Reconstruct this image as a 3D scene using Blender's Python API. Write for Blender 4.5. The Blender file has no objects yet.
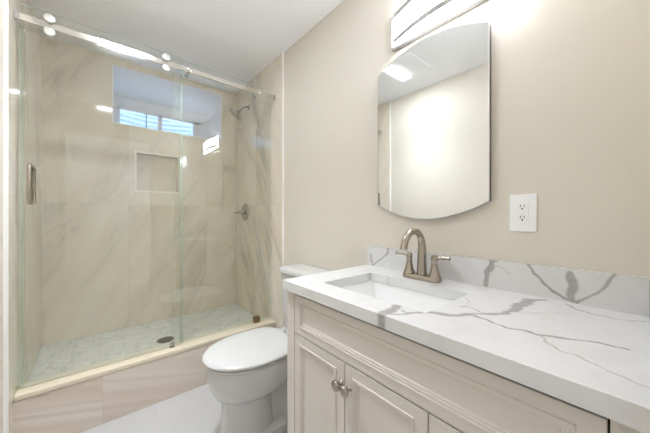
import bpy, bmesh, math, random
import numpy as np
from mathutils import Vector, Matrix
random.seed(7)
C = bpy.context.scene.collection
SC = bpy.context.scene
PI = math.pi

# ------------------------------------------------------------------ camera
YAW = math.radians(40.15)
cam_d = bpy.data.cameras.new('camera'); cam = bpy.data.objects.new('camera', cam_d); C.objects.link(cam)
cam.location = (0, 0, 1.133); cam.rotation_euler = (PI/2, 0, -YAW)
cam_d.sensor_width = 36; cam_d.lens = 268.2/650*36; cam_d.shift_y = -1.3/650
cam_d.clip_start = 0.01; cam_d.clip_end = 60
SC.camera = cam
# ------------------------------------------------------------------ world, exposure
w = bpy.data.worlds.new('world'); SC.world = w; w.use_nodes = True
bg = w.node_tree.nodes['Background']
bg.inputs[0].default_value = (0.42, 0.64, 1.0, 1); bg.inputs[1].default_value = 1.12
SC.view_settings.view_transform = 'Standard'; SC.view_settings.look = 'None'
SC.view_settings.gamma = 1; SC.view_settings.use_curve_mapping = False
SC.view_settings.exposure = 2.86
VANITY_LIGHT = 4.6
HALL_FILL = 7.0       # radiance of the fill light added in the hall, unseen from the room      # radiance of the vanity light's frosted glass
CEILING_LIGHT = 15.0     # radiance of the ceiling fan light's lens
CEILING_LAMP = 0.85      # watts of the lamp behind that lens, which throws its light downwards
SC.cycles.max_bounces = 14; SC.cycles.diffuse_bounces = 8; SC.cycles.glossy_bounces = 6
SC.cycles.transparent_max_bounces = 24

# ------------------------------------------------------------------ materials
def srgb(r, g, b):
    f = lambda c: c/12.92 if c <= .04045 else ((c+.055)/1.055)**2.4
    return (f(r/255), f(g/255), f(b/255), 1)
class NT:
    def __init__(s, name):
        s.m = bpy.data.materials.new(name); s.m.use_nodes = True
        s.t = s.m.node_tree; s.b = s.t.nodes['Principled BSDF']; s.out = s.t.nodes['Material Output']
    def n(s, typ, **kw):
        nd = s.t.nodes.new(typ)
        for k, v in kw.items():
            if k.startswith('i_'):
                key = k[2:]; key = int(key) if key.isdigit() else key.replace('_', ' ')
                nd.inputs[key].default_value = v
            else: setattr(nd, k, v)
        return nd
    def l(s, a, b): s.t.links.new(a, b)
    def math(s, op, a, b=None, clamp=False):
        nd = s.n('ShaderNodeMath', operation=op); nd.use_clamp = clamp
        for i, x in enumerate((a, b)):
            if x is None: continue
            if isinstance(x, (int, float)): nd.inputs[i].default_value = x
            else: s.l(x, nd.inputs[i])
        return nd.outputs[0]
    def mix(s, fac, a, b, bt='MIX'):
        nd = s.n('ShaderNodeMix', data_type='RGBA', blend_type=bt)
        if isinstance(fac, (int, float)): nd.inputs[0].default_value = fac
        else: s.l(fac, nd.inputs[0])
        for i, x in ((6, a), (7, b)):
            if isinstance(x, tuple): nd.inputs[i].default_value = x
            else: s.l(x, nd.inputs[i])
        return nd.outputs[2]
    def ramp(s, fac, p0, p1, c0=(0,0,0,1), c1=(1,1,1,1)):
        nd = s.n('ShaderNodeValToRGB'); e = nd.color_ramp.elements
        e[0].position = p0; e[1].position = p1; e[0].color = c0; e[1].color = c1
        s.l(fac, nd.inputs[0]); return nd.outputs[0]
    def pos(s): return s.n('ShaderNodeNewGeometry').outputs['Position']
    def bump(s, h, strength=.1, dist=.002):
        nd = s.n('ShaderNodeBump', i_Strength=strength, i_Distance=dist); s.l(h, nd.inputs['Height'])
        s.l(nd.outputs[0], s.b.inputs['Normal'])

def plain(name, col, rough=.5, metal=0, var=0.03, scale=8, coat=0, spec=.5, bump=0, bscale=200):
    t = NT(name)
    no = t.n('ShaderNodeTexNoise', i_Scale=scale, i_Detail=3.0); t.l(t.pos(), no.inputs['Vector'])
    dark = tuple(c*(1-var*2) for c in col[:3]) + (1,)
    t.l(t.mix(no.outputs[0], dark, col), t.b.inputs['Base Color'])
    t.b.inputs['Roughness'].default_value = rough; t.b.inputs['Metallic'].default_value = metal
    t.b.inputs['Specular IOR Level'].default_value = spec
    t.b.inputs['Coat Weight'].default_value = coat
    if bump:
        n2 = t.n('ShaderNodeTexNoise', i_Scale=bscale, i_Detail=2.0); t.l(t.pos(), n2.inputs['Vector'])
        t.bump(n2.outputs[0], bump, .001)
    return t.m
def emit(name, col, s):
    t = NT(name); e = t.n('ShaderNodeEmission'); e.inputs[0].default_value = col; e.inputs[1].default_value = s
    t.l(e.outputs[0], t.out.inputs[0]); return t.m
def stone_tile(name, axis, jw, jh, ou=0, ov=0, vs=.45, light=srgb(228,219,203), slant=1.0, warm=srgb(218,205,186), vein=srgb(182,180,173)):
    """polished greige porcelain with soft diagonal veins; axis = the wall's normal"""
    t = NT(name); sep = t.n('ShaderNodeSeparateXYZ'); t.l(t.pos(), sep.inputs[0])
    U, V = {'x': (1, 2), 'y': (0, 2), 'z': (0, 1)}[axis]
    u = t.math('ADD', sep.outputs[U], ou); v = t.math('ADD', sep.outputs[V], ov)
    # each slab is shifted so that veins break at the joints
    cu = t.math('FLOOR', t.math('DIVIDE', u, jw)); cv = t.math('FLOOR', t.math('DIVIDE', v, jh))
    sh = t.math('ADD', t.math('MULTIPLY', cu, .71), t.math('MULTIPLY', cv, 1.37))
    d = t.math('ADD', u, t.math('MULTIPLY', v, slant*.62))
    cmb = t.n('ShaderNodeCombineXYZ'); t.l(t.math('ADD', d, sh), cmb.inputs[0]); t.l(t.math('MULTIPLY', v, .22), cmb.inputs[1]); t.l(sh, cmb.inputs[2])
    n1 = t.n('ShaderNodeTexNoise', i_Scale=3.2, i_Detail=5.0, i_Roughness=.55, i_Distortion=.7); t.l(cmb.outputs[0], n1.inputs['Vector'])
    n2 = t.n('ShaderNodeTexNoise', i_Scale=6.5, i_Detail=6.0, i_Roughness=.6, i_Distortion=1.1); t.l(cmb.outputs[0], n2.inputs['Vector'])
    n3 = t.n('ShaderNodeTexNoise', i_Scale=1.6, i_Detail=4.0, i_Distortion=.4); t.l(cmb.outputs[0], n3.inputs['Vector'])
    base = t.mix(t.ramp(n1.outputs[0], .36, .66), light, warm)
    pale = t.mix(t.math('MULTIPLY', t.ramp(n3.outputs[0], .52, .70), .65), base, srgb(236,229,218))
    dv = t.math('ABSOLUTE', t.math('SUBTRACT', n2.outputs[0], .5))
    vm = t.ramp(dv, .0, .06, (1,1,1,1), (0,0,0,1))
    gate = t.ramp(n1.outputs[0], .47, .62)
    c = t.mix(t.math('MULTIPLY', t.math('MULTIPLY', vm, gate), vs), pale, vein)
    def joint(x, p):
        m = t.math('ABSOLUTE', t.math('SUBTRACT', t.math('FRACT', t.math('DIVIDE', x, p)), .5))
        return t.math('GREATER_THAN', m, .5 - .0011/p)
    j = t.math('MAXIMUM', joint(u, jw), joint(v, jh))
    c = t.mix(t.math('MULTIPLY', j, .55), c, srgb(196,186,170))
    t.l(c, t.b.inputs['Base Color']); t.b.inputs['Roughness'].default_value = .06
    return t.m
M = {}
M['paint'] = plain('warm beige wall paint', srgb(220,213,200), .62, var=.012, scale=2, bump=.04)
M['ceiling'] = plain('white ceiling paint', srgb(248,249,252), .8, var=.008, scale=2)
M['white_paint'] = plain('white window paint', srgb(232,233,236), .5, var=.01)
M['tile_back'] = stone_tile('greige stone tile back', 'y', .61, 1.22, ou=.304+.12, ov=.0, slant=-.9)
M['tile_right'] = stone_tile('greige stone tile right', 'x', .61, 1.22, ou=.2, slant=-.8, vs=.62, vein=srgb(160,160,157))
M['tile_left'] = stone_tile('greige stone tile left', 'x', .61, 1.22, ou=.2, slant=.8)
M['tile_curb'] = stone_tile('greige stone tile curb', 'y', .60, .60, ou=.584, ov=.03, slant=5.5, vs=.35, light=srgb(216,204,190), warm=srgb(205,190,174), vein=srgb(178,166,154))
M['cap'] = plain('cream stone cap', srgb(224,212,189), .3, var=.03, scale=30)
M['trim_white'] = plain('white metal edge trim', srgb(245,243,238), .35, var=.01)
M['nickel'] = plain('brushed nickel', srgb(176,167,155), .26, 1, var=.02)
M['knob'] = plain('satin white metal', srgb(232,231,228), .3, .75, var=.01)
M['chrome'] = plain('polished chrome', srgb(222,222,222), .12, 1, var=.01)
M['steel'] = plain('brushed steel', srgb(178,175,168), .25, 1, var=.02)
M['rail'] = plain('satin steel rail', srgb(226,222,214), .14, 1, var=.01)
M['bracket'] = plain('light nickel frame', srgb(172,169,167), .5, .2, var=.02)
M['bronze'] = plain('aged nickel clamp', srgb(140,122,96), .35, 1, var=.03)
M['dark'] = plain('dark grey edge', srgb(92,90,94), .4, var=.02)
M['black'] = plain('black plastic', srgb(28,28,28), .5, var=.02)
M['porcelain'] = plain('white glazed porcelain', srgb(205,204,201), .12, var=.006, coat=.4)
M['plate'] = plain('white outlet plastic', srgb(243,243,244), .3, var=.004)
M['sink'] = plain('bright white sink glaze', srgb(240,240,239), .12, var=.004, coat=.4)
M['plastic'] = plain('white glossy plastic', srgb(206,205,202), .22, var=.006)
M['cabinet'] = plain('soft white cabinet lacquer', srgb(214,206,197), .38, var=.01)
M['gap'] = plain('painted gap shade', srgb(58,50,44), .8, var=.02)
M['mirror'] = plain('mirror silver', (.86,.875,.865,1), .0, 1, var=.002)
M['edge_glass'] = plain('pale green glass edge', srgb(222,234,228), .15, var=.02)
M['lamp'] = emit('lit frosted glass', (.92,.965,1.05,1), VANITY_LIGHT)
M['fill_glow'] = emit('hall fill glow', (.90,.965,1.06,1), HALL_FILL)
M['lens'] = emit('lit ceiling lens', (.89,.965,1.06,1), CEILING_LIGHT)
M['well'] = plain('galvanised window well', srgb(178,182,188), .45, .0, var=.05, scale=25)

def glass(name, tint=(.976,.985,.972,1), refl=.042):
    t = NT(name); t.t.nodes.remove(t.b)
    lw = t.n('ShaderNodeLayerWeight', i_Blend=.5)
    p5 = t.math('POWER', lw.outputs['Facing'], 5.0)
    fr = t.math('ADD', t.math('MULTIPLY', p5, 1-refl), refl)
    tr = t.n('ShaderNodeBsdfTransparent'); tr.inputs[0].default_value = tint
    gl = t.n('ShaderNodeBsdfGlossy'); gl.inputs['Roughness'].default_value = .0; gl.inputs[0].default_value = (1,1,1,1)
    mx = t.n('ShaderNodeMixShader'); t.l(fr, mx.inputs[0]); t.l(tr.outputs[0], mx.inputs[1]); t.l(gl.outputs[0], mx.inputs[2])
    t.l(mx.outputs[0], t.out.inputs[0]); return t.m
M['glass'] = glass('clear shower glass')
M['edge_tint'] = glass('pale edge tint', (.90,.95,.925,1), .10)
M['window_glass'] = glass('clear window glass', (.97,.98,.99,1), .03)

def quartz():
    t = NT('white quartz with grey veins')
    at = t.n('ShaderNodeAttribute', attribute_name='vein')
    no = t.n('ShaderNodeTexNoise', i_Scale=90.0, i_Detail=4.0); t.l(t.pos(), no.inputs['Vector'])
    n2 = t.n('ShaderNodeTexNoise', i_Scale=9.0, i_Detail=5.0, i_Distortion=1.0); t.l(t.pos(), n2.inputs['Vector'])
    base = t.mix(t.ramp(n2.outputs[0], .45, .75), srgb(220,219,218), srgb(212,211,210))
    f = t.math('MULTIPLY', at.outputs['Fac'], t.math('ADD', t.math('MULTIPLY', no.outputs[0], .7), .55), True)
    col = t.mix(f, base, srgb(150,146,145))
    t.l(col, t.b.inputs['Base Color']); t.b.inputs['Roughness'].default_value = .22
    return t.m
M['quartz'] = quartz()
def mosaic():
    t = NT('pale mosaic'); p = t.pos()
    vo = t.n('ShaderNodeTexVoronoi', i_Scale=30.0, i_Randomness=.45); t.l(p, vo.inputs['Vector'])
    ve = t.n('ShaderNodeTexVoronoi', feature='DISTANCE_TO_EDGE', i_Scale=30.0, i_Randomness=.45); t.l(p, ve.inputs['Vector'])
    sp = t.n('ShaderNodeSeparateColor'); t.l(vo.outputs['Color'], sp.inputs[0])
    c = t.mix(sp.outputs[0], srgb(194,197,189), srgb(224,225,217))
    c = t.mix(t.ramp(sp.outputs[1], .7, .8), c, srgb(216,213,202))
    g = t.ramp(ve.outputs['Distance'], .03, .07, (1,1,1,1), (0,0,0,1))
    t.l(t.mix(g, c, srgb(222,222,215)), t.b.inputs['Base Color']); t.b.inputs['Roughness'].default_value = .35
    return t.m
M['mosaic'] = mosaic()
def floor_mat():
    t = NT('pale plank floor tile'); p = t.pos()
    br = t.n('ShaderNodeTexBrick', i_Scale=1.0, i_Mortar_Size=.0022, i_Brick_Width=1.2, i_Row_Height=.30, i_Mortar_Smooth=.2)
    mp = t.n('ShaderNodeMapping'); mp.inputs['Location'].default_value = (.35, .10, 0); t.l(p, mp.inputs[0]); t.l(mp.outputs[0], br.inputs['Vector'])
    br.inputs['Color1'].default_value = srgb(196,194,192); br.inputs['Color2'].default_value = srgb(192,190,188); br.inputs['Mortar'].default_value = srgb(187,185,182)
    m2 = t.n('ShaderNodeMapping'); m2.inputs['Scale'].default_value = (1.0, 5.0, 1); t.l(p, m2.inputs[0])
    no = t.n('ShaderNodeTexNoise', i_Scale=3.0, i_Detail=6.0, i_Distortion=.5); t.l(m2.outputs[0], no.inputs['Vector'])
    c = t.mix(t.math('MULTIPLY', t.ramp(no.outputs[0], .5, .8), .35), br.outputs[0], srgb(196,194,192))
    t.l(c, t.b.inputs['Base Color']); t.b.inputs['Roughness'].default_value = .3
    return t.m
M['floor'] = floor_mat()

# ------------------------------------------------------------------ mesh helpers
def wloc(o):
    v = Vector((0,0,0))
    while o: v += Vector(o.location); o = o.parent
    return v
def obj(name, bm, mat, parent=None, loc=None, smooth=False, angle=35):
    bmesh.ops.recalc_face_normals(bm, faces=bm.faces[:])
    base = wloc(parent) if parent else Vector(loc or (0,0,0))
    bmesh.ops.translate(bm, verts=bm.verts[:], vec=-base)
    me = bpy.data.meshes.new(name); bm.to_mesh(me); bm.free()
    for m in (mat if isinstance(mat, (list, tuple)) else [mat]): me.materials.append(m)
    o = bpy.data.objects.new(name, me); C.objects.link(o)
    if parent: o.parent = parent
    else: o.location = base
    if smooth:
        me.shade_smooth()
        try: me.set_sharp_from_angle(angle=math.radians(angle))
        except Exception: pass
    return o
def thing(name, label, cat, loc=(0,0,0), group=None):
    o = bpy.data.objects.new(name, None); C.objects.link(o); o.location = loc
    o.empty_display_size = .05
    o['label'] = label; o['category'] = cat
    if group: o['group'] = group
    return o
def tag(o, label, cat, group=None):
    o['label'] = label; o['category'] = cat
    if group: o['group'] = group
    return o
def struct(name, bm, mat, parent=None, **k):
    o = obj(name, bm, mat, parent, **k); o['kind'] = 'structure'; return o
def add_box(bm, x0, x1, y0, y1, z0, z1, bevel=0, seg=2):
    r = bmesh.ops.create_cube(bm, size=1.0)
    vs = r['verts']
    for v in vs: v.co = Vector(((x0+x1)/2+v.co.x*(x1-x0), (y0+y1)/2+v.co.y*(y1-y0), (z0+z1)/2+v.co.z*(z1-z0)))
    if bevel:
        es = list({e for v in vs for e in v.link_edges})
        bmesh.ops.bevel(bm, geom=es, offset=bevel, segments=seg, affect='EDGES', profile=.5)
    return bm
def bx(*a, bevel=0, seg=2): return add_box(bmesh.new(), *a, bevel=bevel, seg=seg)
def loft(bm, rings, cap0=True, cap1=True, closed=True):
    R = [[bm.verts.new(p) for p in r] for r in rings]
    n = len(R[0])
    for a, b in zip(R, R[1:]):
        for i in range(n if closed else n-1):
            j = (i+1) % n
            bm.faces.new((a[i], a[j], b[j], b[i]))
    if cap0: bm.faces.new(R[0][::-1])
    if cap1: bm.faces.new(R[-1])
    return R
def frame_for(d):
    d = d.normalized(); up = Vector((0,0,1)) if abs(d.z) < .9 else Vector((1,0,0))
    a = d.cross(up).normalized(); return a, d.cross(a).normalized()
def add_tube(bm, pts, rad, n=16, cap=True):
    pts = [Vector(p) for p in pts]; rings = []
    rs = rad if isinstance(rad, (list, tuple)) else [rad]*len(pts)
    a = None
    for i, p in enumerate(pts):
        d = (pts[min(i+1, len(pts)-1)] - pts[max(i-1, 0)]).normalized()
        if a is None: a, b = frame_for(d)
        else:
            a = (a - d*a.dot(d)).normalized(); b = d.cross(a)
        rings.append([p + (a*math.cos(2*PI*k/n) + b*math.sin(2*PI*k/n))*rs[i] for k in range(n)])
    loft(bm, rings, cap, cap); return bm
def add_lathe(bm, org, axis, prof, n=28):
    """prof = [(distance along axis, radius)]"""
    org = Vector(org); axis = Vector(axis).normalized(); a, b = frame_for(axis)
    rings = [[org + axis*h + (a*math.cos(2*PI*k/n) + b*math.sin(2*PI*k/n))*max(r, 1e-4) for k in range(n)] for h, r in prof]
    loft(bm, rings); return bm
def smooth_path(P, n=8):
    P = [Vector(p) for p in P]; out = []
    for i in range(len(P)-1):
        p0, p1, p2, p3 = P[max(i-1,0)], P[i], P[i+1], P[min(i+2, len(P)-1)]
        for k in range(n):
            t = k/n
            out.append(.5*((2*p1)+(p2-p0)*t+(2*p0-5*p1+4*p2-p3)*t*t+(3*p1-p0-3*p2+p3)*t**3))
    out.append(P[-1]); return out
def rect_grid(bm, axis, at, us, vs, holes, thick=0):
    """wall face on a plane: cells of the us x vs grid outside the holes"""
    def P(u, v): return {'x': (at, u, v), 'y': (u, at, v), 'z': (u, v, at)}[axis]
    us = sorted(set(us) | {h[0] for h in holes} | {h[1] for h in holes}); vs = sorted(set(vs) | {h[2] for h in holes} | {h[3] for h in holes})
    cache = {}
    def vert(u, v):
        k = (round(u,5), round(v,5))
        if k not in cache: cache[k] = bm.verts.new(P(u, v))
        return cache[k]
    for a, b in zip(us, us[1:]):
        for c, d in zip(vs, vs[1:]):
            mu, mv = (a+b)/2, (c+d)/2
            if any(h[0] < mu < h[1] and h[2] < mv < h[3] for h in holes): continue
            bm.faces.new((vert(a,c), vert(b,c), vert(b,d), vert(a,d)))
    return bm
def quad(bm, *ps): bm.faces.new([bm.verts.new(p) for p in ps])

# ------------------------------------------------------------------ the room
XR, XT, XL, XLT = 1.093, 1.081, -.316, -.304
YB, YT, YC, CE = 2.717, 1.7917, 1.888, 2.388      # shower back tile, tile edge, curb front, ceiling
YF = -.031
struct('floor', bx(XL-.1, XR+.1, -1.5, YB+.1, -.1, 0), M['floor'])
struct('ceiling', bx(XL-.1, XR+.1, -1.5, YB+.012, CE, CE+.1), M['ceiling'])
wr = struct('wall_right', bx(XR, XR+.1, -1.5, YB+.012, 0, CE), M['paint'])
obj('tile_cladding', bx(XT, XR, YT, YB, 0, CE), M['tile_right'], wr)
obj('edge_trim', bx(XT-.002, XR, YT-.007, YT, 0, CE), M['trim_white'], wr)
wl = struct('wall_left', bx(XL-.1, XL, -1.5, YB+.012, 0, CE), M['paint'])
obj('tile_cladding', bx(XL, XLT, YT, YB, 0, CE), M['tile_left'], wl)
obj('edge_trim', bx(XL, XLT+.002, YT-.007, YT, 0, CE), M['trim_white'], wl)
# back wall with the niche and the window recess
WX0, WX1, WZ0, WZ1 = .087, .933, 1.872, 2.331
NX0, NX1, NZ0, NZ1 = .240, .553, 1.341, 1.655
ND = .09
bm = bmesh.new()
rect_grid(bm, 'y', YB, [XL, XR], [0, CE], [(WX0, WX1, WZ0, WZ1), (NX0, NX1, NZ0, NZ1)])
yb = YB+ND
quad(bm, (NX0,yb,NZ0), (NX1,yb,NZ0), (NX1,yb,NZ1), (NX0,yb,NZ1))
quad(bm, (NX0,YB,NZ0), (NX0,yb,NZ0), (NX0,yb,NZ1), (NX0,YB,NZ1)); quad(bm, (NX1,YB,NZ0), (NX1,yb,NZ0), (NX1,yb,NZ1), (NX1,YB,NZ1))
quad(bm, (NX0,YB,NZ0), (NX0,yb,NZ0), (NX1,yb,NZ0), (NX1,YB,NZ0)); quad(bm, (NX0,YB,NZ1), (NX0,yb,NZ1), (NX1,yb,NZ1), (NX1,YB,NZ1))
bmesh.ops.remove_doubles(bm, verts=bm.verts[:], dist=1e-4)
wb = struct('wall_back', bm, M['tile_back'])
bm = bmesh.new(); T = .0105
for a in ((NX0-T, NX0, NZ0-T, NZ1+T), (NX1, NX1+T, NZ0-T, NZ1+T), (NX0, NX1, NZ0-T, NZ0), (NX0, NX1, NZ1, NZ1+T)):
    add_box(bm, a[0], a[1], YB-.004, YB+.006, a[2], a[3])
obj('niche_frame', bm, M['trim_white'], wb)
# window recess: sill and sides level, ceiling falling towards the window
YW, WB = 3.04, 2.200
bm = bmesh.new()
WO = (.125, .815, 1.885, 2.105)      # window opening in the recess's end wall
quad(bm, (WX0,YB,WZ0), (WX0,YW,WZ0), (WX0,YW,WB), (WX0,YB,WZ1)); quad(bm, (WX1,YB,WZ0), (WX1,YW,WZ0), (WX1,YW,WB), (WX1,YB,WZ1))
quad(bm, (WX0,YB,WZ0), (WX1,YB,WZ0), (WX1,YW,WZ0), (WX0,YW,WZ0)); quad(bm, (WX0,YB,WZ1), (WX1,YB,WZ1), (WX1,YW,WB), (WX0,YW,WB))
rect_grid(bm, 'y', YW, [WX0, WX1], [WZ0, WB], [WO])
bmesh.ops.remove_doubles(bm, verts=bm.verts[:], dist=1e-4)
obj('window_recess', bm, M['white_paint'], wb)
bm = bmesh.new()
add_box(bm, WX0-.006, WX0+.002, YB-.004, YB+.006, WZ0-.006, WZ1); add_box(bm, WX1-.002, WX1+.006, YB-.004, YB+.006, WZ0-.006, WZ1)
add_box(bm, WX0, WX1, YB-.004, YB+.006, WZ0-.007, WZ0+.002)
obj('recess_trim', bm, M['trim_white'], wb)
# window
x0, x1, z0, z1 = WO
bm = bmesh.new()
for a in ((x0, x0+.02, z0, z1), (x1-.06, x1, z0, z1), (x0, x1, z0, z0+.022), (x0, x1, z1-.016, z1), (.44, .475, z0, z1)):
    add_box(bm, a[0], a[1], YW-.008, YW+.05, a[2], a[3])
win = struct('window_1', bm, M['white_paint'])
bm = bmesh.new()
for a, b in ((x0+.018, .445), (.47, x1-.058)): add_box(bm, a, b, YW+.018, YW+.022, z0+.02, z1-.014)
obj('pane', bm, M['window_glass'], win)
obj('sash_bar', bx(.343, .349, YW+.005, YW+.03, z0+.02, z1-.015), M['dark'], win)
# corrugated window well outside
bm = bmesh.new(); rows = []
cx, ry, rx = .47, .42, .52
nz = 220
for i in range(nz+1):
    z = 1.6 + 1.0*i/nz; c = .012*math.sin(2*PI*z/.05)
    rows.append([(cx + (rx+c)*math.cos(PI*k/40), YW+.09 + (ry+c)*math.sin(PI*k/40), z) for k in range(41)])
loft(bm, rows, False, False, closed=False)
struct('window_well', bm, M['well'], win, smooth=True, angle=80)
# front wall with the doorway the photo is taken from
bm = bmesh.new()
add_box(bm, .50, XR, -.15, YF, 0, CE); add_box(bm, XL, -.27, -.15, YF, 0, CE); add_box(bm, -.27, .50, -.15, YF, 2.04, CE)
struct('wall_front', bm, M['paint'])
struct('wall_rear', bx(XL, XR, -1.5, -1.4, 0, CE), M['ceiling'])  # unseen hall wall, set close to bounce light back through the doorway
dr = struct('door_1', bx(-.312, -.274, -.92, -.155, .005, 2.03, bevel=.002), M['white_paint'])
bm = bmesh.new(); add_lathe(bm, (-.274, -.85, .95), (1,0,0), [(0,.03),(.006,.03),(.01,.012),(.02,.012),(.028,.026),(.045,.026),(.052,.012)])
obj('door_knob', bm, M['nickel'], dr, smooth=True)
struct('baseboard_left', bx(XL, XL+.014, YF, YT-.007, 0, .12, bevel=.003), M['white_paint'])
struct('baseboard_right', bx(XR-.014, XR, .94, YT-.007, 0, .12, bevel=.003), M['white_paint'])
# shower base
sf = struct('shower_floor', bx(XLT, XT, YC+.12, YB, .0, .215), M['mosaic'])
sf['kind'] = 'structure'
cu = thing('shower_curb', 'raised shower curb of beige stone tile under the glass with cream cap', 'shower curb', ((XT+XLT)/2, YC+.06, 0))
obj('tile_facing', bx(XLT, XT, YC, YC+.12, 0, .262), M['tile_curb'], cu)
obj('curb_cap', bx(XLT, XT, YC-.004, YC+.124, .262, .289, bevel=.006), M['cap'], cu)
dn = thing('shower_drain', 'round steel drain grate in the pale mosaic shower floor', 'drain', (.375, 2.262, .2155))
dcx, dcy, dz = .375, 2.262, .2155
bm = bmesh.new(); add_lathe(bm, (dcx,dcy,dz), (0,0,1), [(0,.056),(.003,.056),(.004,.052),(.0025,.046),(.0015,.0)])
obj('drain_plate', bm, M['steel'], dn, smooth=True)
bm = bmesh.new()
for r, n in ((.014,6), (.028,12), (.040,18)):
    for k in range(n):
        a = 2*PI*k/n; add_lathe(bm, (dcx+r*math.cos(a), dcy+r*math.sin(a), dz+.0016), (0,0,1), [(0,.0042),(.0018,.0042)], 8)
obj('drain_holes', bm, M['black'], dn)

# ------------------------------------------------------------------ shower glass
def pane(x0, x1, y0, y1, z0, z1):
    bm = bx(x0, x1, y0, y1, z0, z1)
    bm.normal_update()
    for f in bm.faces: f.material_index = 0 if abs(f.normal.y) > .9 else 1
    return bm
DY0, DY1, FY0, FY1 = 1.944, 1.953, 1.967, 1.976
ZG0, ZG1 = .300, 2.160
dX0, dX1, fX0, fX1 = -.293, .417, .3655, 1.076
BY, BZ = 1.904, 2.0755
sd = thing('sliding_shower_door', 'clear glass sliding shower door with vertical nickel pull hanging from the rail', 'shower door', (dX0, (DY0+DY1)/2, ZG0))
gp = obj('glass_panel', pane(dX0, dX1, DY0, DY1, ZG0, ZG1), [M['glass'], M['edge_glass']], sd)
hx, hz0, hz1 = -.255, 1.182, 1.386
for nm, ya, yb_ in (('pull_handle', DY0, 1.897), ('pull_handle', DY1, 2.022)):
    s = 1 if yb_ > ya else -1
    bm = bmesh.new()
    P = [(hx, ya, hz0+.012), (hx, yb_-s*.012, hz0+.012), (hx, yb_-s*.003, hz0+.015), (hx, yb_, hz0+.026), (hx, yb_, (hz0+hz1)/2), (hx, yb_, hz1-.026), (hx, yb_-s*.003, hz1-.015), (hx, yb_-s*.012, hz1-.012), (hx, ya, hz1-.012)]
    add_tube(bm, P, .0085, 14)
    obj(nm, bm, M['nickel'], sd, smooth=True, angle=60)
for rx_ in (-.186, .3175):
    for rz, nm in ((2.104, 'roller'), (2.0385, 'roller_stop')):
        bm = bmesh.new()
        y = BY-.022
        add_lathe(bm, (rx_, y, rz), (0,1,0), [(0,.017),(.0015,.0195),(.004,.021),(.012,.021),(.012,.010),(DY0-y,.010)], 28)
        o = obj(nm, bm, M['knob'], sd, smooth=True)
        bm = bmesh.new(); add_lathe(bm, (rx_, y+.0122, rz), (0,1,0), [(0,.0185),(.005,.0185)], 28)
        obj('washer', bm, M['black'], o)
sl = bmesh.new(); add_box(sl, .404, .4215, DY0-.002, DY1+.004, ZG0, 2.05, bevel=.001)
obj('edge_tint_strip', sl, M['edge_tint'], sd)  # added strip imitating the pale, lit band where the panes overlap
sl = bmesh.new(); add_box(sl, dX0-.004, dX0+.016, DY0-.002, DY1+.003, ZG0, 2.05, bevel=.001)
obj('edge_tint_strip', sl, M['edge_tint'], sd)
fp = thing('fixed_shower_glass', 'clear fixed glass shower panel standing against the tiled wall with fittings', 'glass panel', (fX0, (FY0+FY1)/2, ZG0))
obj('glass_panel', pane(fX0, fX1, FY0, FY1, .292, ZG1), [M['glass'], M['edge_glass']], fp)
for rx_ in (.452, .944):
    bm = bmesh.new(); y = BY-.016
    add_lathe(bm, (rx_, y-.0012, BZ), (0,1,0), [(0,.010),(.002,.0135),(.0105,.0135)], 24); add_lathe(bm, (rx_, BY+.0062, BZ), (0,1,0), [(0,.009),(FY0-BY-.0062,.009)], 24)
    add_lathe(bm, (rx_, FY1, BZ), (0,1,0), [(0,.014),(.008,.014),(.010,.010)], 24)
    obj('rail_clamp', bm, M['chrome'], fp, smooth=True)
obj('floor_clamp', bx(.93, .975, FY0-.014, FY1+.014, .289, .333, bevel=.002), M['bronze'], fp)
rl = thing('shower_rail', 'polished steel header rail across the top of the shower glass', 'shower rail', (XLT, BY, BZ))
obj('rail', bx(XLT+.004, XT-.004, BY-.006, BY+.006, BZ-.0165, BZ+.0165, bevel=.003), M['rail'], rl)
for xa, xb in ((XLT, XLT+.012), (XT-.014, XT)):
    obj('wall_bracket', bx(xa, xb, BY-.0085, BY+.0085, BZ-.0185, BZ+.0185, bevel=.002), M['bracket'], rl)
gd = obj('door_guide', add_box(bx(.345, .372, 1.936, 1.943, .289, .318, bevel=.001), .345, .372, 1.936, 1.962, .2885, .296), M['steel'], loc=(.36,1.95,.289))
tag(gd, 'small metal door guide on the cream curb cap where the glass panels overlap', 'door guide')

# ------------------------------------------------------------------ shower fittings
sh = thing('showerhead', 'nickel cone shower head on a bent arm high on the tiled wall', 'shower head', (XT, 2.395, 2.146))
bm = bmesh.new(); add_lathe(bm, (XT, 2.395, 2.148), (-1,0,0), [(0,.026),(.004,.026),(.010,.013),(.012,.0095)])
obj('wall_flange', bm, M['steel'], sh, smooth=True)
bm = bmesh.new(); add_tube(bm, smooth_path([(XT-.008,2.395,2.148),(1.05,2.397,2.146),(1.02,2.402,2.130),(.999,2.406,2.105)], 6), .0085, 14)
obj('arm', bm, M['steel'], sh, smooth=True)
ax = Vector((-.60, .28, -.75)).normalized()
bm = bmesh.new(); add_lathe(bm, (1.002, 2.407, 2.110), ax, [(0,.010),(.006,.016),(.018,.017),(.026,.014),(.034,.022),(.050,.050),(.058,.064),(.066,.068),(.072,.067),(.073,.060)])
hd = obj('head', bm, M['steel'], sh, smooth=True, angle=50)
bm = bmesh.new(); add_lathe(bm, Vector((1.002,2.407,2.110))+ax*.0728, ax, [(0,.060),(.002,.059)])
obj('spray_face', bm, M['steel'], hd, smooth=True)
sv = thing('shower_valve', 'round nickel shower valve trim with lever on the veined tile wall', 'shower valve', (XT, 2.47, 1.164))
bm = bmesh.new(); add_lathe(bm, (XT,2.47,1.164), (-1,0,0), [(0,.082),(.004,.082),(.010,.074),(.014,.040),(.016,.030)])
obj('escutcheon', bm, M['steel'], sv, smooth=True)
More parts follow.
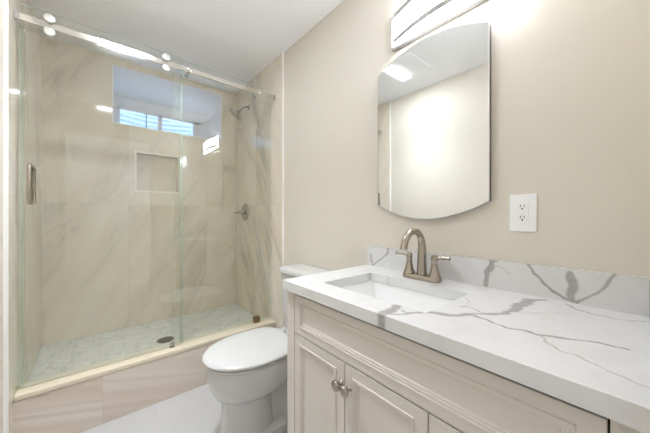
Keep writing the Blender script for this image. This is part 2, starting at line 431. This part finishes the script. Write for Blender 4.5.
bm = bmesh.new(); add_lathe(bm, (XT-.014,2.47,1.164), (-1,0,0), [(0,.028),(.02,.026),(.034,.022),(.038,.016),(.06,.0125),(.064,.008)])
add_tube(bm, [(XT-.055,2.47,1.164),(XT-.072,2.485,1.160),(XT-.085,2.535,1.154)], [.010,.009,.0065], 12)
obj('lever_handle', bm, M['steel'], sv, smooth=True)

# ------------------------------------------------------------------ vanity
CX0, CY0, CY1, CZ = .5652, -.0105, .9353, .873
FX = .585
vc = thing('vanity_cabinet', 'soft white vanity cabinet with panelled doors and nickel knobs under veined countertop', 'cabinet', (.84, .46, 0))
bm = bmesh.new()
KZ = .10
add_box(bm, FX, FX+.019, .880, .930, 0, .832); add_box(bm, FX, FX+.019, -.030, .0315, 0, .832)       # stiles
add_box(bm, FX, FX+.019, .0315, .880, KZ, KZ+.03)                                                    # bottom rail
add_box(bm, FX+.004, XR-.002, .912, .930, 0, .832); add_box(bm, FX+.004, XR-.002, -.030, -.012, 0, .832)  # side panels
add_box(bm, FX+.019, XR-.004, -.012, .912, KZ, KZ+.018)
obj('carcass', bm, M['cabinet'], vc)
obj('gap_shade_sheet', bx(FX+.0135, FX+.030, .03, .885, KZ+.02, .8372), M['gap'], vc)  # dark sheet that paints shade into the gaps between the fronts
def front(y0, y1, z0, z1, mx, mz0, mz1):
    """panelled front facing -X with stepped moulding"""
    bm = bmesh.new(); rings = []
    for ins, d in ((0,.013), (0,.001), (.001,0), (1,0), (1.06,-.003), (1.16,-.003), (1.20,-.0005), (1.34,-.0015), (1.38,.0025), (1.52,.003), (1.58,.0065)):
        if ins <= .001: a = b = c = ins
        else: a, b, c = ins*mx, ins*mz0, ins*mz1
        if ins > 1: a, b, c = mx+(ins-1)*.036, mz0+(ins-1)*.036, mz1+(ins-1)*.036
        rings.append([(FX+d, y0+a, z0+b), (FX+d, y1-a, z0+b), (FX+d, y1-a, z1-c), (FX+d, y0+a, z1-c)])
    loft(bm, rings); return bm
obj('false_drawer_front', front(.0345, .8775, .6765, .8243, .034, .027, .027), M['cabinet'], vc)
ZD1, ZD0 = .6722, KZ+.032
for (a, b, ky) in ((.6012, .8770, .6135), (.3232, .5978, .5765), (.0345, .3198, .305)):
    d = obj('door', front(a, b, ZD0, ZD1, .034, .034, .030), M['cabinet'], vc)
    bm = bmesh.new(); add_lathe(bm, (FX+.001, ky, .605), (-1,0,0), [(0,.009),(.003,.0085),(.006,.0055),(.014,.0055),(.018,.011),(.022,.0155),(.027,.0165),(.031,.0145),(.034,.008)])
    obj('knob', bm, M['nickel'], d, smooth=True, angle=50)

# stone with grey veins: vein paths lie in the slab's own plane; each (points, widths, strength)
def vein_field(P, veins, rough=.006):
    P = np.asarray(P); val = np.zeros(len(P))
    q = P.copy()
    q[:,0] += rough*.5*np.sin(P[:,1]*61+1.3)+rough*.35*np.sin(P[:,1]*157+P[:,0]*90)
    q[:,1] += rough*.5*np.sin(P[:,0]*73+.4)+rough*.35*np.sin(P[:,0]*181+P[:,1]*70)
    for pts, ws, st in veins:
        for i in range(len(pts)-1):
            a = np.array(pts[i]); b = np.array(pts[i+1]); ab = b-a
            t = np.clip(((q-a)@ab)/(ab@ab+1e-12), 0, 1)
            d = np.linalg.norm(q-(a+t[:,None]*ab), axis=1)
            wd = (ws[i]+(ws[i+1]-ws[i])*t)*1.05+.0006
            s = np.clip((wd-d)/(wd*.35+.0004), 0, 1)*min(1, st*1.2)
            val = np.maximum(val, s)
    return val
def set_vein(o, vals):
    at = o.data.attributes.new('vein', 'FLOAT', 'POINT'); at.data.foreach_set('value', np.asarray(vals, dtype=np.float32))
CV = [#COUNTER_VEINS
    ([(0.5432, 0.4379), (0.6021, 0.4444), (0.6492, 0.4516), (0.6711, 0.4498)], [0.0128, 0.0163, 0.0157, 0.0072], 0.75),
    ([(0.5878, 0.437), (0.5969, 0.4152), (0.6317, 0.4018), (0.6786, 0.3623), (0.693, 0.3342), (0.7174, 0.309), (0.7447, 0.2951), (0.8043, 0.2449), (0.8301, 0.2297)], [0.0099, 0.0058, 0.0071, 0.01, 0.0119, 0.0117, 0.008, 0.0069, 0.008], 0.7),
    ([(0.6357, 0.4261), (0.6304, 0.401)], [0.0041, 0.004], 0.6),
    ([(0.8233, 0.2335), (0.8751, 0.2292), (0.9345, 0.2276), (1.013, 0.2213), (1.0473, 0.1987)], [0.0066, 0.0138, 0.0174, 0.0169, 0.0093], 0.75),
    ([(0.782, 0.3396), (0.8055, 0.3252), (0.7929, 0.2986), (0.7788, 0.2759)], [0.0028, 0.0029, 0.0034, 0.0027], 0.5),
    ([(0.8868, 0.3726), (0.8576, 0.3399), (0.8253, 0.3243)], [0.0024, 0.0023, 0.0022], 0.35),
    ([(0.7373, 0.2922), (0.7401, 0.2763), (0.7319, 0.2392), (0.7239, 0.2053), (0.7301, 0.176), (0.7287, 0.1443), (0.7634, 0.0894), (0.7774, 0.0548), (0.7834, 0.0199)], [0.0065, 0.0051, 0.0037, 0.0041, 0.0056, 0.0054, 0.0047, 0.0041, 0.0039], 0.85),
    ([(0.7259, 0.1429), (0.697, 0.1258), (0.6784, 0.0971), (0.6745, 0.0757), (0.6512, 0.04), (0.6423, 0.0101), (0.6319, -0.0087)], [0.0032, 0.0025, 0.0021, 0.0023, 0.0021, 0.002, 0.0019], 0.55),
    ([(0.9505, 0.3134), (0.9823, 0.2732), (1.0227, 0.2259)], [0.0016, 0.0016, 0.0016], 0.3),
    ([(0.8607, 0.2125), (0.9049, 0.1675), (0.9523, 0.121)], [0.0027, 0.0027, 0.0016], 0.35),
    ([(1.0414, 0.1431), (1.0124, 0.1186), (0.992, 0.0782), (0.9903, 0.0521), (0.9953, 0.0227), (1.0232, -0.0033)], [0.0044, 0.0042, 0.0046, 0.0033, 0.0027, 0.0022], 0.6),
    ([(0.9345, 0.6999), (0.8685, 0.6434)], [0.0064, 0.0049], 0.6),
    ([(0.925, 0.5753), (0.911, 0.5293)], [0.0058, 0.0055], 0.5),
    ([(0.9116, 0.4756), (0.8666, 0.4416)], [0.0044, 0.0042], 0.5),
]
SV = [#SPLASH_VEINS
    ([(0.9074, 0.9274), (0.9028, 0.9022), (0.8909, 0.8806)], [0.0077, 0.009, 0.0051], 0.55),
    ([(0.8909, 0.8791), (0.8339, 0.9189), (0.8037, 0.946), (0.7948, 0.9789)], [0.0038, 0.0037, 0.0049, 0.0048], 0.75),
    ([(0.3685, 0.8651), (0.3635, 0.9023), (0.3675, 0.9288), (0.349, 0.9514), (0.3474, 0.9766)], [0.0082, 0.0081, 0.01, 0.0107, 0.0089], 0.75),
    ([(0.3506, 0.9655), (0.3348, 0.9712)], [0.0054, 0.0053], 0.6),
    ([(0.3411, 0.9579), (0.3164, 0.9475), (0.2926, 0.9323)], [0.0021, 0.0021, 0.0017], 0.35),
    ([(0.2413, 0.9736), (0.2284, 0.9447), (0.1937, 0.9113), (0.1529, 0.8824), (0.1226, 0.8729)], [0.0039, 0.0042, 0.0041, 0.0039, 0.0038], 0.8),
    ([(0.1396, 0.9534), (0.1379, 0.9344), (0.1335, 0.9175), (0.1401, 0.8923), (0.1291, 0.8742)], [0.0119, 0.0134, 0.0133, 0.0089, 0.0074], 0.72),
    ([(0.1269, 0.8718), (0.1184, 0.8827), (0.0846, 0.9127), (0.0659, 0.9407), (0.0462, 0.9736)], [0.0041, 0.0035, 0.0034, 0.0033, 0.0033], 0.75),
]
def lin(a, b, n): return [a+(b-a)*i/n for i in range(n+1)]
HOLE = (.663, .940, .372, .796)
bm = bmesh.new()
us = sorted(set(lin(CX0, HOLE[0], 28)+lin(HOLE[0], HOLE[1], 70)+lin(HOLE[1], XR-.0005, 40)))
vs = sorted(set(lin(CY0, HOLE[2], 110)+lin(HOLE[2], HOLE[3], 110)+lin(HOLE[3], CY1, 40)))
rect_grid(bm, 'z', CZ, us, vs, [HOLE])
ext = bmesh.ops.extrude_edge_only(bm, edges=[e for e in bm.edges if len(e.link_faces) == 1])
nv = [v for v in ext['geom'] if isinstance(v, bmesh.types.BMVert)]
bev_z = CZ-.035
for v in nv: v.co.z = bev_z
# round-over of the top edges
bm.edges.ensure_lookup_table()
te = [e for e in bm.edges if all(abs(v.co.z-CZ) < 1e-6 for v in e.verts) and len(e.link_faces) == 2 and any(abs(f.normal.z) < .5 for f in e.link_faces) ]
ct = obj('countertop', bm, M['quartz'], loc=((CX0+XR)/2, (CY0+CY1)/2, CZ-.035))
tag(ct, 'white stone countertop with grey veins and sink cutout on the vanity', 'countertop')
co = np.array([(ct.matrix_basis @ v.co)[:] for v in ct.data.vertices])
set_vein(ct, vein_field(co[:, :2] - np.c_[np.zeros(len(co)), np.zeros(len(co))], CV))
def slab(name, x0, x1, y0, y1, z0, z1, ny, nz, loc):
    bm = bmesh.new()
    ys = lin(y0, y1, ny); zs = lin(z0, z1, nz)
    rect_grid(bm, 'x', x0, ys, zs, [])
    ext = bmesh.ops.extrude_edge_only(bm, edges=[e for e in bm.edges if len(e.link_faces) == 1])
    for v in ext['geom']:
        if isinstance(v, bmesh.types.BMVert): v.co.x = x1
    return obj(name, bm, M['quartz'], loc=loc)
bs = slab('backsplash', 1.073, XR-.0005, CY0, .9263, CZ+.0002, .972, 320, 34, (1.083, .46, CZ))
tag(bs, 'low white backsplash with grey veins standing behind the faucet', 'backsplash')
co = np.array([(bs.matrix_basis @ v.co)[:] for v in bs.data.vertices])
set_vein(bs, vein_field(co[:, 1:], SV, .004))
ss = obj('side_splash', bx(.575, XR-.0005, YF+.001, CY0-.0005, CZ-.04, .972, bevel=.001), M['quartz'], loc=(.83,-.02,CZ))
tag(ss, 'low white side splash closing the countertop at its doorway end', 'side splash')

# sink
sk = thing('sink', 'white rectangular undermount sink in the veined countertop', 'sink', (.80, .584, CZ-.17))
def rrect(x0, x1, y0, y1, r, z, n=6):
    out = []
    for cx, cy, a0 in ((x1-r,y1-r,0), (x0+r,y1-r,PI/2), (x0+r,y0+r,PI), (x1-r,y0+r,1.5*PI)):
        for k in range(n+1):
            a = a0+PI/2*k/n; out.append((cx+r*math.cos(a), cy+r*math.sin(a), z))
    return out
hx0, hx1, hy0, hy1 = HOLE; zt = CZ-.0355
e = .004
rings = [rrect(hx0-.025, hx1+.022, hy0-.03, hy1+.03, .02, zt-.012), rrect(hx0-.025, hx1+.022, hy0-.03, hy1+.03, .02, zt),
         rrect(hx0-e, hx1+e, hy0-e, hy1+e, .022, zt), rrect(hx0-e+.002, hx1+e-.002, hy0, hy1, .024, zt-.006),
         rrect(hx0+.016, hx1-.014, hy0+.03, hy1-.03, .035, zt-.085), rrect(hx0+.035, hx1-.03, hy0+.055, hy1-.055, .04, zt-.115),
         rrect(.775, .825, .56, .61, .02, zt-.125)]
bm = bmesh.new(); loft(bm, rings, cap0=False)
rings2 = [rrect(hx0-.025, hx1+.022, hy0-.03, hy1+.03, .02, zt-.012), rrect(hx0, hx1, hy0+.015, hy1-.015, .03, zt-.09), rrect(hx0+.03, hx1-.03, hy0+.05, hy1-.05, .03, zt-.13)]
loft(bm, rings2, cap0=False)
bmesh.ops.remove_doubles(bm, verts=bm.verts[:], dist=1e-5)
obj('basin', bm, M['sink'], sk, smooth=True, angle=40)
bm = bmesh.new(); add_lathe(bm, (.80,.585,zt-.1245), (0,0,1), [(0,.024),(.003,.024),(.004,.018),(.006,.016),(.008,.010)])
obj('drain_stopper', bm, M['nickel'], sk, smooth=True)

# faucet
FXc, FYc = 1.002, .580
fa = thing('faucet', 'brushed nickel two-handle faucet with arched spout behind the sink', 'faucet', (FXc, FYc, CZ))
bm = bmesh.new()
def fr(hx_, hy_, r, z): return rrect(FXc-hx_, FXc+hx_, FYc-hy_, FYc+hy_, r, z, 8)
loft(bm, [fr(.027,.080,.022,CZ+.0003), fr(.027,.0815,.024,CZ+.014), fr(.0245,.079,.022,CZ+.0185), fr(.020,.074,.018,CZ+.020)])
obj('base_plate', bm, M['nickel'], fa, smooth=True, angle=40)
bm = bmesh.new()
sp = smooth_path([(1.006,FYc,CZ+.012),(1.006,FYc,CZ+.05),(1.006,FYc,CZ+.10),(1.005,FYc,CZ+.138),(.995,FYc,CZ+.170),(.974,FYc,CZ+.190),(.944,FYc,CZ+.1965),(.914,FYc,CZ+.190),(.892,FYc,CZ+.170),(.880,FYc,CZ+.145),(.876,FYc,CZ+.130)], 6)
n = len(sp); rr = [.0215-.0085*min(1, i/(n*.42)) + (.0012 if i > n-4 else 0) for i in range(n)]
add_tube(bm, sp, rr, 20)
obj('spout', bm, M['nickel'], fa, smooth=True, angle=60)
for s in (1, -1):
    y = FYc + s*.0555
    bm = bmesh.new()
    add_lathe(bm, (FXc, y, CZ+.014), (0,0,1), [(0,.0255),(.008,.024),(.022,.0180),(.045,.0130),(.062,.0115),(.064,.0125),(.082,.0125),(.088,.0105),(.090,.006)], 24)
    h = obj('handle', bm, M['nickel'], fa, smooth=True, angle=40)
    bm = bmesh.new()
    add_tube(bm, smooth_path([(FXc,y,CZ+.092),(FXc-.002,y+s*.014,CZ+.0965),(FXc-.004,y+s*.035,CZ+.098),(FXc-.006,y+s*.062,CZ+.097)], 5), [.0105]*4+[.0090]*4+[.0078]*8, 14)
    obj('lever', bm, M['nickel'], h, smooth=True, angle=60)

# ------------------------------------------------------------------ mirror
def mirror_outline(ins=0):
    y0, y1, zb, ztp, sb, st = .355+ins, .857-ins, 1.184+ins, 1.826-ins, .067, .067
    out = []
    for k in range(29):
        t = k/28; out.append((y0+(y1-y0)*t, zb-sb*(1-(2*t-1)**2)))
    for k in range(29):
        t = k/28; out.append((y1+(y0-y1)*t, ztp+st*(1-(2*t-1)**2)))
    return out
mr = thing('wall_mirror', 'frameless wall mirror with curved top and bottom above the vanity', 'mirror', (XR, .606, 1.15))
bm = bmesh.new(); loft(bm, [[(1.068,y,z) for y,z in mirror_outline(.0015)], [(1.0695,y,z) for y,z in mirror_outline()], [(1.073,y,z) for y,z in mirror_outline()]])
obj('mirror_glass', bm, M['mirror'], mr)
bm = bmesh.new(); loft(bm, [[(1.0732,y,z) for y,z in mirror_outline(.001)], [(XR-.0005,y,z) for y,z in mirror_outline(.001)]])
obj('backing', bm, M['dark'], mr)

# ------------------------------------------------------------------ vanity light
vl = thing('vanity_light', 'lit bow-fronted bath light bar with nickel frame on the wall above the mirror', 'wall light', (XR, .488, 1.99))
VY0, VY1, VZ0, VZ1 = .200, .776, 1.922, 2.072
obj('back_plate', bx(1.066, XR-.0005, VY0, VY1, VZ0, VZ1, bevel=.002), M['bracket'], vl)
dy0, dy1, dyc = .233, .743, .488
bow = lambda y, o=0: 1.006 + .66*(y-dyc)**2 - o
def bow_ring(z, o=0, n=28, e=0):
    ys = [dy0-e+(dy1-dy0+2*e)*k/n for k in range(n+1)]
    return [(1.066, dy0-e, z)] + [(bow(y, o), y, z) for y in ys] + [(1.066, dy1+e, z)]
bm = bmesh.new(); loft(bm, [bow_ring(VZ0+.006), bow_ring(VZ1-.006)])
df = obj('diffuser', bm, M['lamp'], vl)
for za, zb in ((VZ0+.007, VZ0+.029), (VZ1-.029, VZ1-.007)):
    bm = bmesh.new(); n = 28
    ys = [dy0-.002+(dy1-dy0+.004)*k/n for k in range(n+1)]
    ring = lambda z: [(bow(y, .0035), y, z) for y in ys] + [(bow(y, .0003), y, z) for y in ys[::-1]]
    loft(bm, [ring(za), ring(zb)])
    obj('trim_band', bm, M['bracket'], vl)

# ------------------------------------------------------------------ outlet
ot = thing('wall_outlet', 'white duplex wall outlet plate above the backsplash', 'outlet', (XR, .2605, 1.141))
oy, oz = .2605, 1.1405
obj('cover_plate', bx(1.0865, XR-.0003, oy-.038, oy+.038, oz-.0625, oz+.0625, bevel=.003, seg=3), M['plate'], ot)
rc = obj('receptacle', bx(1.0840, 1.087, oy-.0165, oy+.0165, oz-.033, oz+.033, bevel=.001), M['plate'], ot)
for s in (1, -1):
    z = oz+s*.0185+.001
    obj('slot', bx(1.0835, 1.0845, oy+.0045, oy+.0065, z, z+.008), M['black'], rc)
    obj('slot', bx(1.0835, 1.0845, oy-.0065, oy-.0045, z+.001, z+.008), M['black'], rc)
    bm = bmesh.new(); add_lathe(bm, (1.0845, oy, z-.0055), (-1,0,0), [(0,.0026),(.001,.0026)], 12)
    obj('ground_hole', bm, M['black'], rc)
obj('test_button', add_box(bx(1.083, 1.0845, oy-.007, oy+.007, oz-.0042, oz-.0005), 1.083, 1.0845, oy-.007, oy+.007, oz+.0005, oz+.0042), M['trim_white'], rc)
for s in (1, -1):
    bm = bmesh.new(); add_lathe(bm, (1.0868, oy, oz+s*.048), (-1,0,0), [(0,.0032),(.001,.003),(.0014,.001)], 14)
    obj('screw', bm, M['plate'], ot, smooth=True)

# ------------------------------------------------------------------ toilet
TY = 1.340
tl = thing('toilet', 'white two-piece toilet with closed lid between the shower curb and the vanity', 'toilet', (.75, TY, 0))
def egg(x0, x1, hw, z, n=48, sq=2.3, xm=None, back=.62):
    """oval outline: pointed-round front at x0 (towards the room), squarer back at x1"""
    xm = xm if xm is not None else x0+(x1-x0)*.55
    out = []
    for k in range(n):
        a = 2*PI*k/n; c, s_ = math.cos(a), math.sin(a)
        if c < 0: x = xm+(xm-x0)*c; y = hw*math.copysign(abs(s_)**.92, s_)
        else:
            e_ = 2/sq*.62
            x = xm+(x1-xm)*abs(c)**e_; y = hw*math.copysign(abs(s_)**.55, s_)*(1-(1-back)*abs(c)**1.1)
        out.append((x, TY+y, z))
    return out
ZR = .405
rings = [egg(.455,.74,.118,.0015), egg(.458,.74,.113,.02), egg(.466,.73,.106,.08), egg(.468,.72,.104,.15), egg(.466,.72,.105,.205), egg(.458,.745,.113,.222), egg(.435,.80,.142,.240), egg(.419,.84,.165,.272), egg(.403,.86,.181,.312), egg(.395,.87,.188,.35), egg(.394,.872,.189,ZR-.006), egg(.398,.868,.185,ZR)]
bm = bmesh.new(); loft(bm, rings)
# rear body behind the pedestal up to the tank
rr2 = lambda x0,x1,hw,z: rrect(x0,x1,TY-hw,TY+hw,.03,z,6)
loft(bm, [rr2(.66,.99,.085,.0012), rr2(.66,.99,.070,.06), rr2(.68,1.0,.062,.16), rr2(.70,1.03,.085,.26), rr2(.74,1.06,.125,.33), rr2(.76,1.07,.165,.375), rr2(.78,1.07,.17,ZR)])
loft(bm, [rr2(.60,.985,.128,.0010), rr2(.60,.985,.126,.034), rr2(.61,.98,.112,.046)])
obj('bowl', bm, M['porcelain'], tl, smooth=True, angle=42)
def lidring(x0, x1, hw, z):
    out = []; xm = .635; x0 -= .009
    for k in range(72):
        a = 2*PI*k/72; c, s_ = math.cos(a), math.sin(a); sg = 1 if s_ > 0 else -1
        if c < 0: x = xm+(xm-x0)*c; y = sg*hw*abs(s_)**.92
        else: x = xm+(x1-xm)*abs(c)**.42; y = sg*hw*abs(s_)**.42*(1-.17*abs(c)**1.2)
        out.append((x, TY+y, z))
    return out
bm = bmesh.new(); loft(bm, [lidring(.402,.832,.186,ZR+.0015), lidring(.396,.835,.191,ZR+.006), lidring(.396,.835,.191,ZR+.012), lidring(.401,.83,.187,ZR+.015)])
obj('seat', bm, M['plastic'], tl, smooth=True, angle=50)
bm = bmesh.new(); z = ZR+.0185
loft(bm, [lidring(.398,.838,.189,z), lidring(.391,.842,.195,z+.003), lidring(.389,.843,.1965,z+.010), lidring(.394,.840,.193,z+.0165), lidring(.408,.832,.182,z+.0205), lidring(.46,.80,.14,z+.0225), lidring(.55,.72,.06,z+.023)])
obj('lid', bm, M['plastic'], tl, smooth=True, angle=50)
for s in (1, -1):
    bm = bmesh.new(); add_box(bm, .842, .872, TY+s*.075-.016, TY+s*.075+.016, ZR, ZR+.028, bevel=.006)
    obj('hinge', bm, M['plastic'], tl, smooth=True)
    bm = bmesh.new(); add_lathe(bm, (.765, TY+s*.110, .044), (0,0,1), [(0,.014),(.006,.014),(.012,.010),(.015,.004)])
    obj('bolt_cap', bm, M['plastic'], tl, smooth=True)
def tk(x0,x1,hw,r,z): return rrect(x0,x1,TY-hw,TY+hw,r,z,8)
bm = bmesh.new(); loft(bm, [tk(.925,1.07,.175,.04,ZR-.002), tk(.915,1.075,.195,.045,ZR+.03), tk(.908,1.08,.205,.045,.60), tk(.905,1.082,.208,.045,.762)])
tank = obj('tank', bm, M['porcelain'], tl, smooth=True, angle=42)
bm = bmesh.new(); loft(bm, [tk(.900,1.086,.215,.05,.7625), tk(.893,1.088,.222,.052,.768), tk(.893,1.088,.222,.052,.780), tk(.896,1.088,.219,.052,.790), tk(.903,1.086,.212,.05,.797), tk(.918,1.078,.198,.045,.8005), tk(.945,1.05,.17,.03,.801)])
obj('tank_lid', bm, M['porcelain'], tl, smooth=True, angle=50)
bm = bmesh.new(); add_lathe(bm, (.907,TY+.14,.70), (-1,0,0), [(0,.014),(.006,.014),(.012,.009)]); add_tube(bm, [(.897,TY+.14,.70),(.888,TY+.12,.698),(.886,TY+.06,.692)], [.007,.0065,.006], 10)
obj('flush_lever', bm, M['chrome'], tank, smooth=True)

# ------------------------------------------------------------------ ceiling fan light
cl = thing('ceiling_fan_light', 'square white ceiling vent fan with lit rectangular lens', 'ceiling light', (.135, 1.31, CE))
bm = bmesh.new()
add_box(bm, -.045, .310, 1.15, 1.46, CE-.0125, CE-.0003, bevel=.004)
gr = obj('grille', bm, M['ceiling'], cl)
obj('light_lens', bx(-.008, .272, 1.342, 1.430, CE-.016, CE-.011, bevel=.002), M['lens'], cl)
la = bpy.data.lights.new('ceiling_lamp', 'AREA'); la.shape = 'RECTANGLE'; la.size = .27; la.size_y = .085
la.energy = CEILING_LAMP; la.color = (.89,.965,1.06); la.spread = math.radians(88)
lo = bpy.data.objects.new('ceiling_lamp', la); C.objects.link(lo); lo.location = (0, .075, -.019); lo.parent = cl

# unseen fill light, added on the hall side of the front wall
hl = thing('hall_fill_light', 'unseen half-round fill light added on the hall side of the doorway wall', 'wall light', (.80, -.15, 1.75))
obj('back_plate', bx(.71, .89, -.165, -.1505, 1.56, 1.94, bevel=.003), M['bracket'], hl)
ring = lambda z, r: [(.80 + r*math.cos(PI*k/20), -.165 - r*math.sin(PI*k/20), z) for k in range(21)]
bm = bmesh.new(); loft(bm, [ring(1.585, .078), ring(1.59, .082), ring(1.91, .082), ring(1.915, .078)])
obj('fill_emitter', bm, M['fill_glow'], hl)
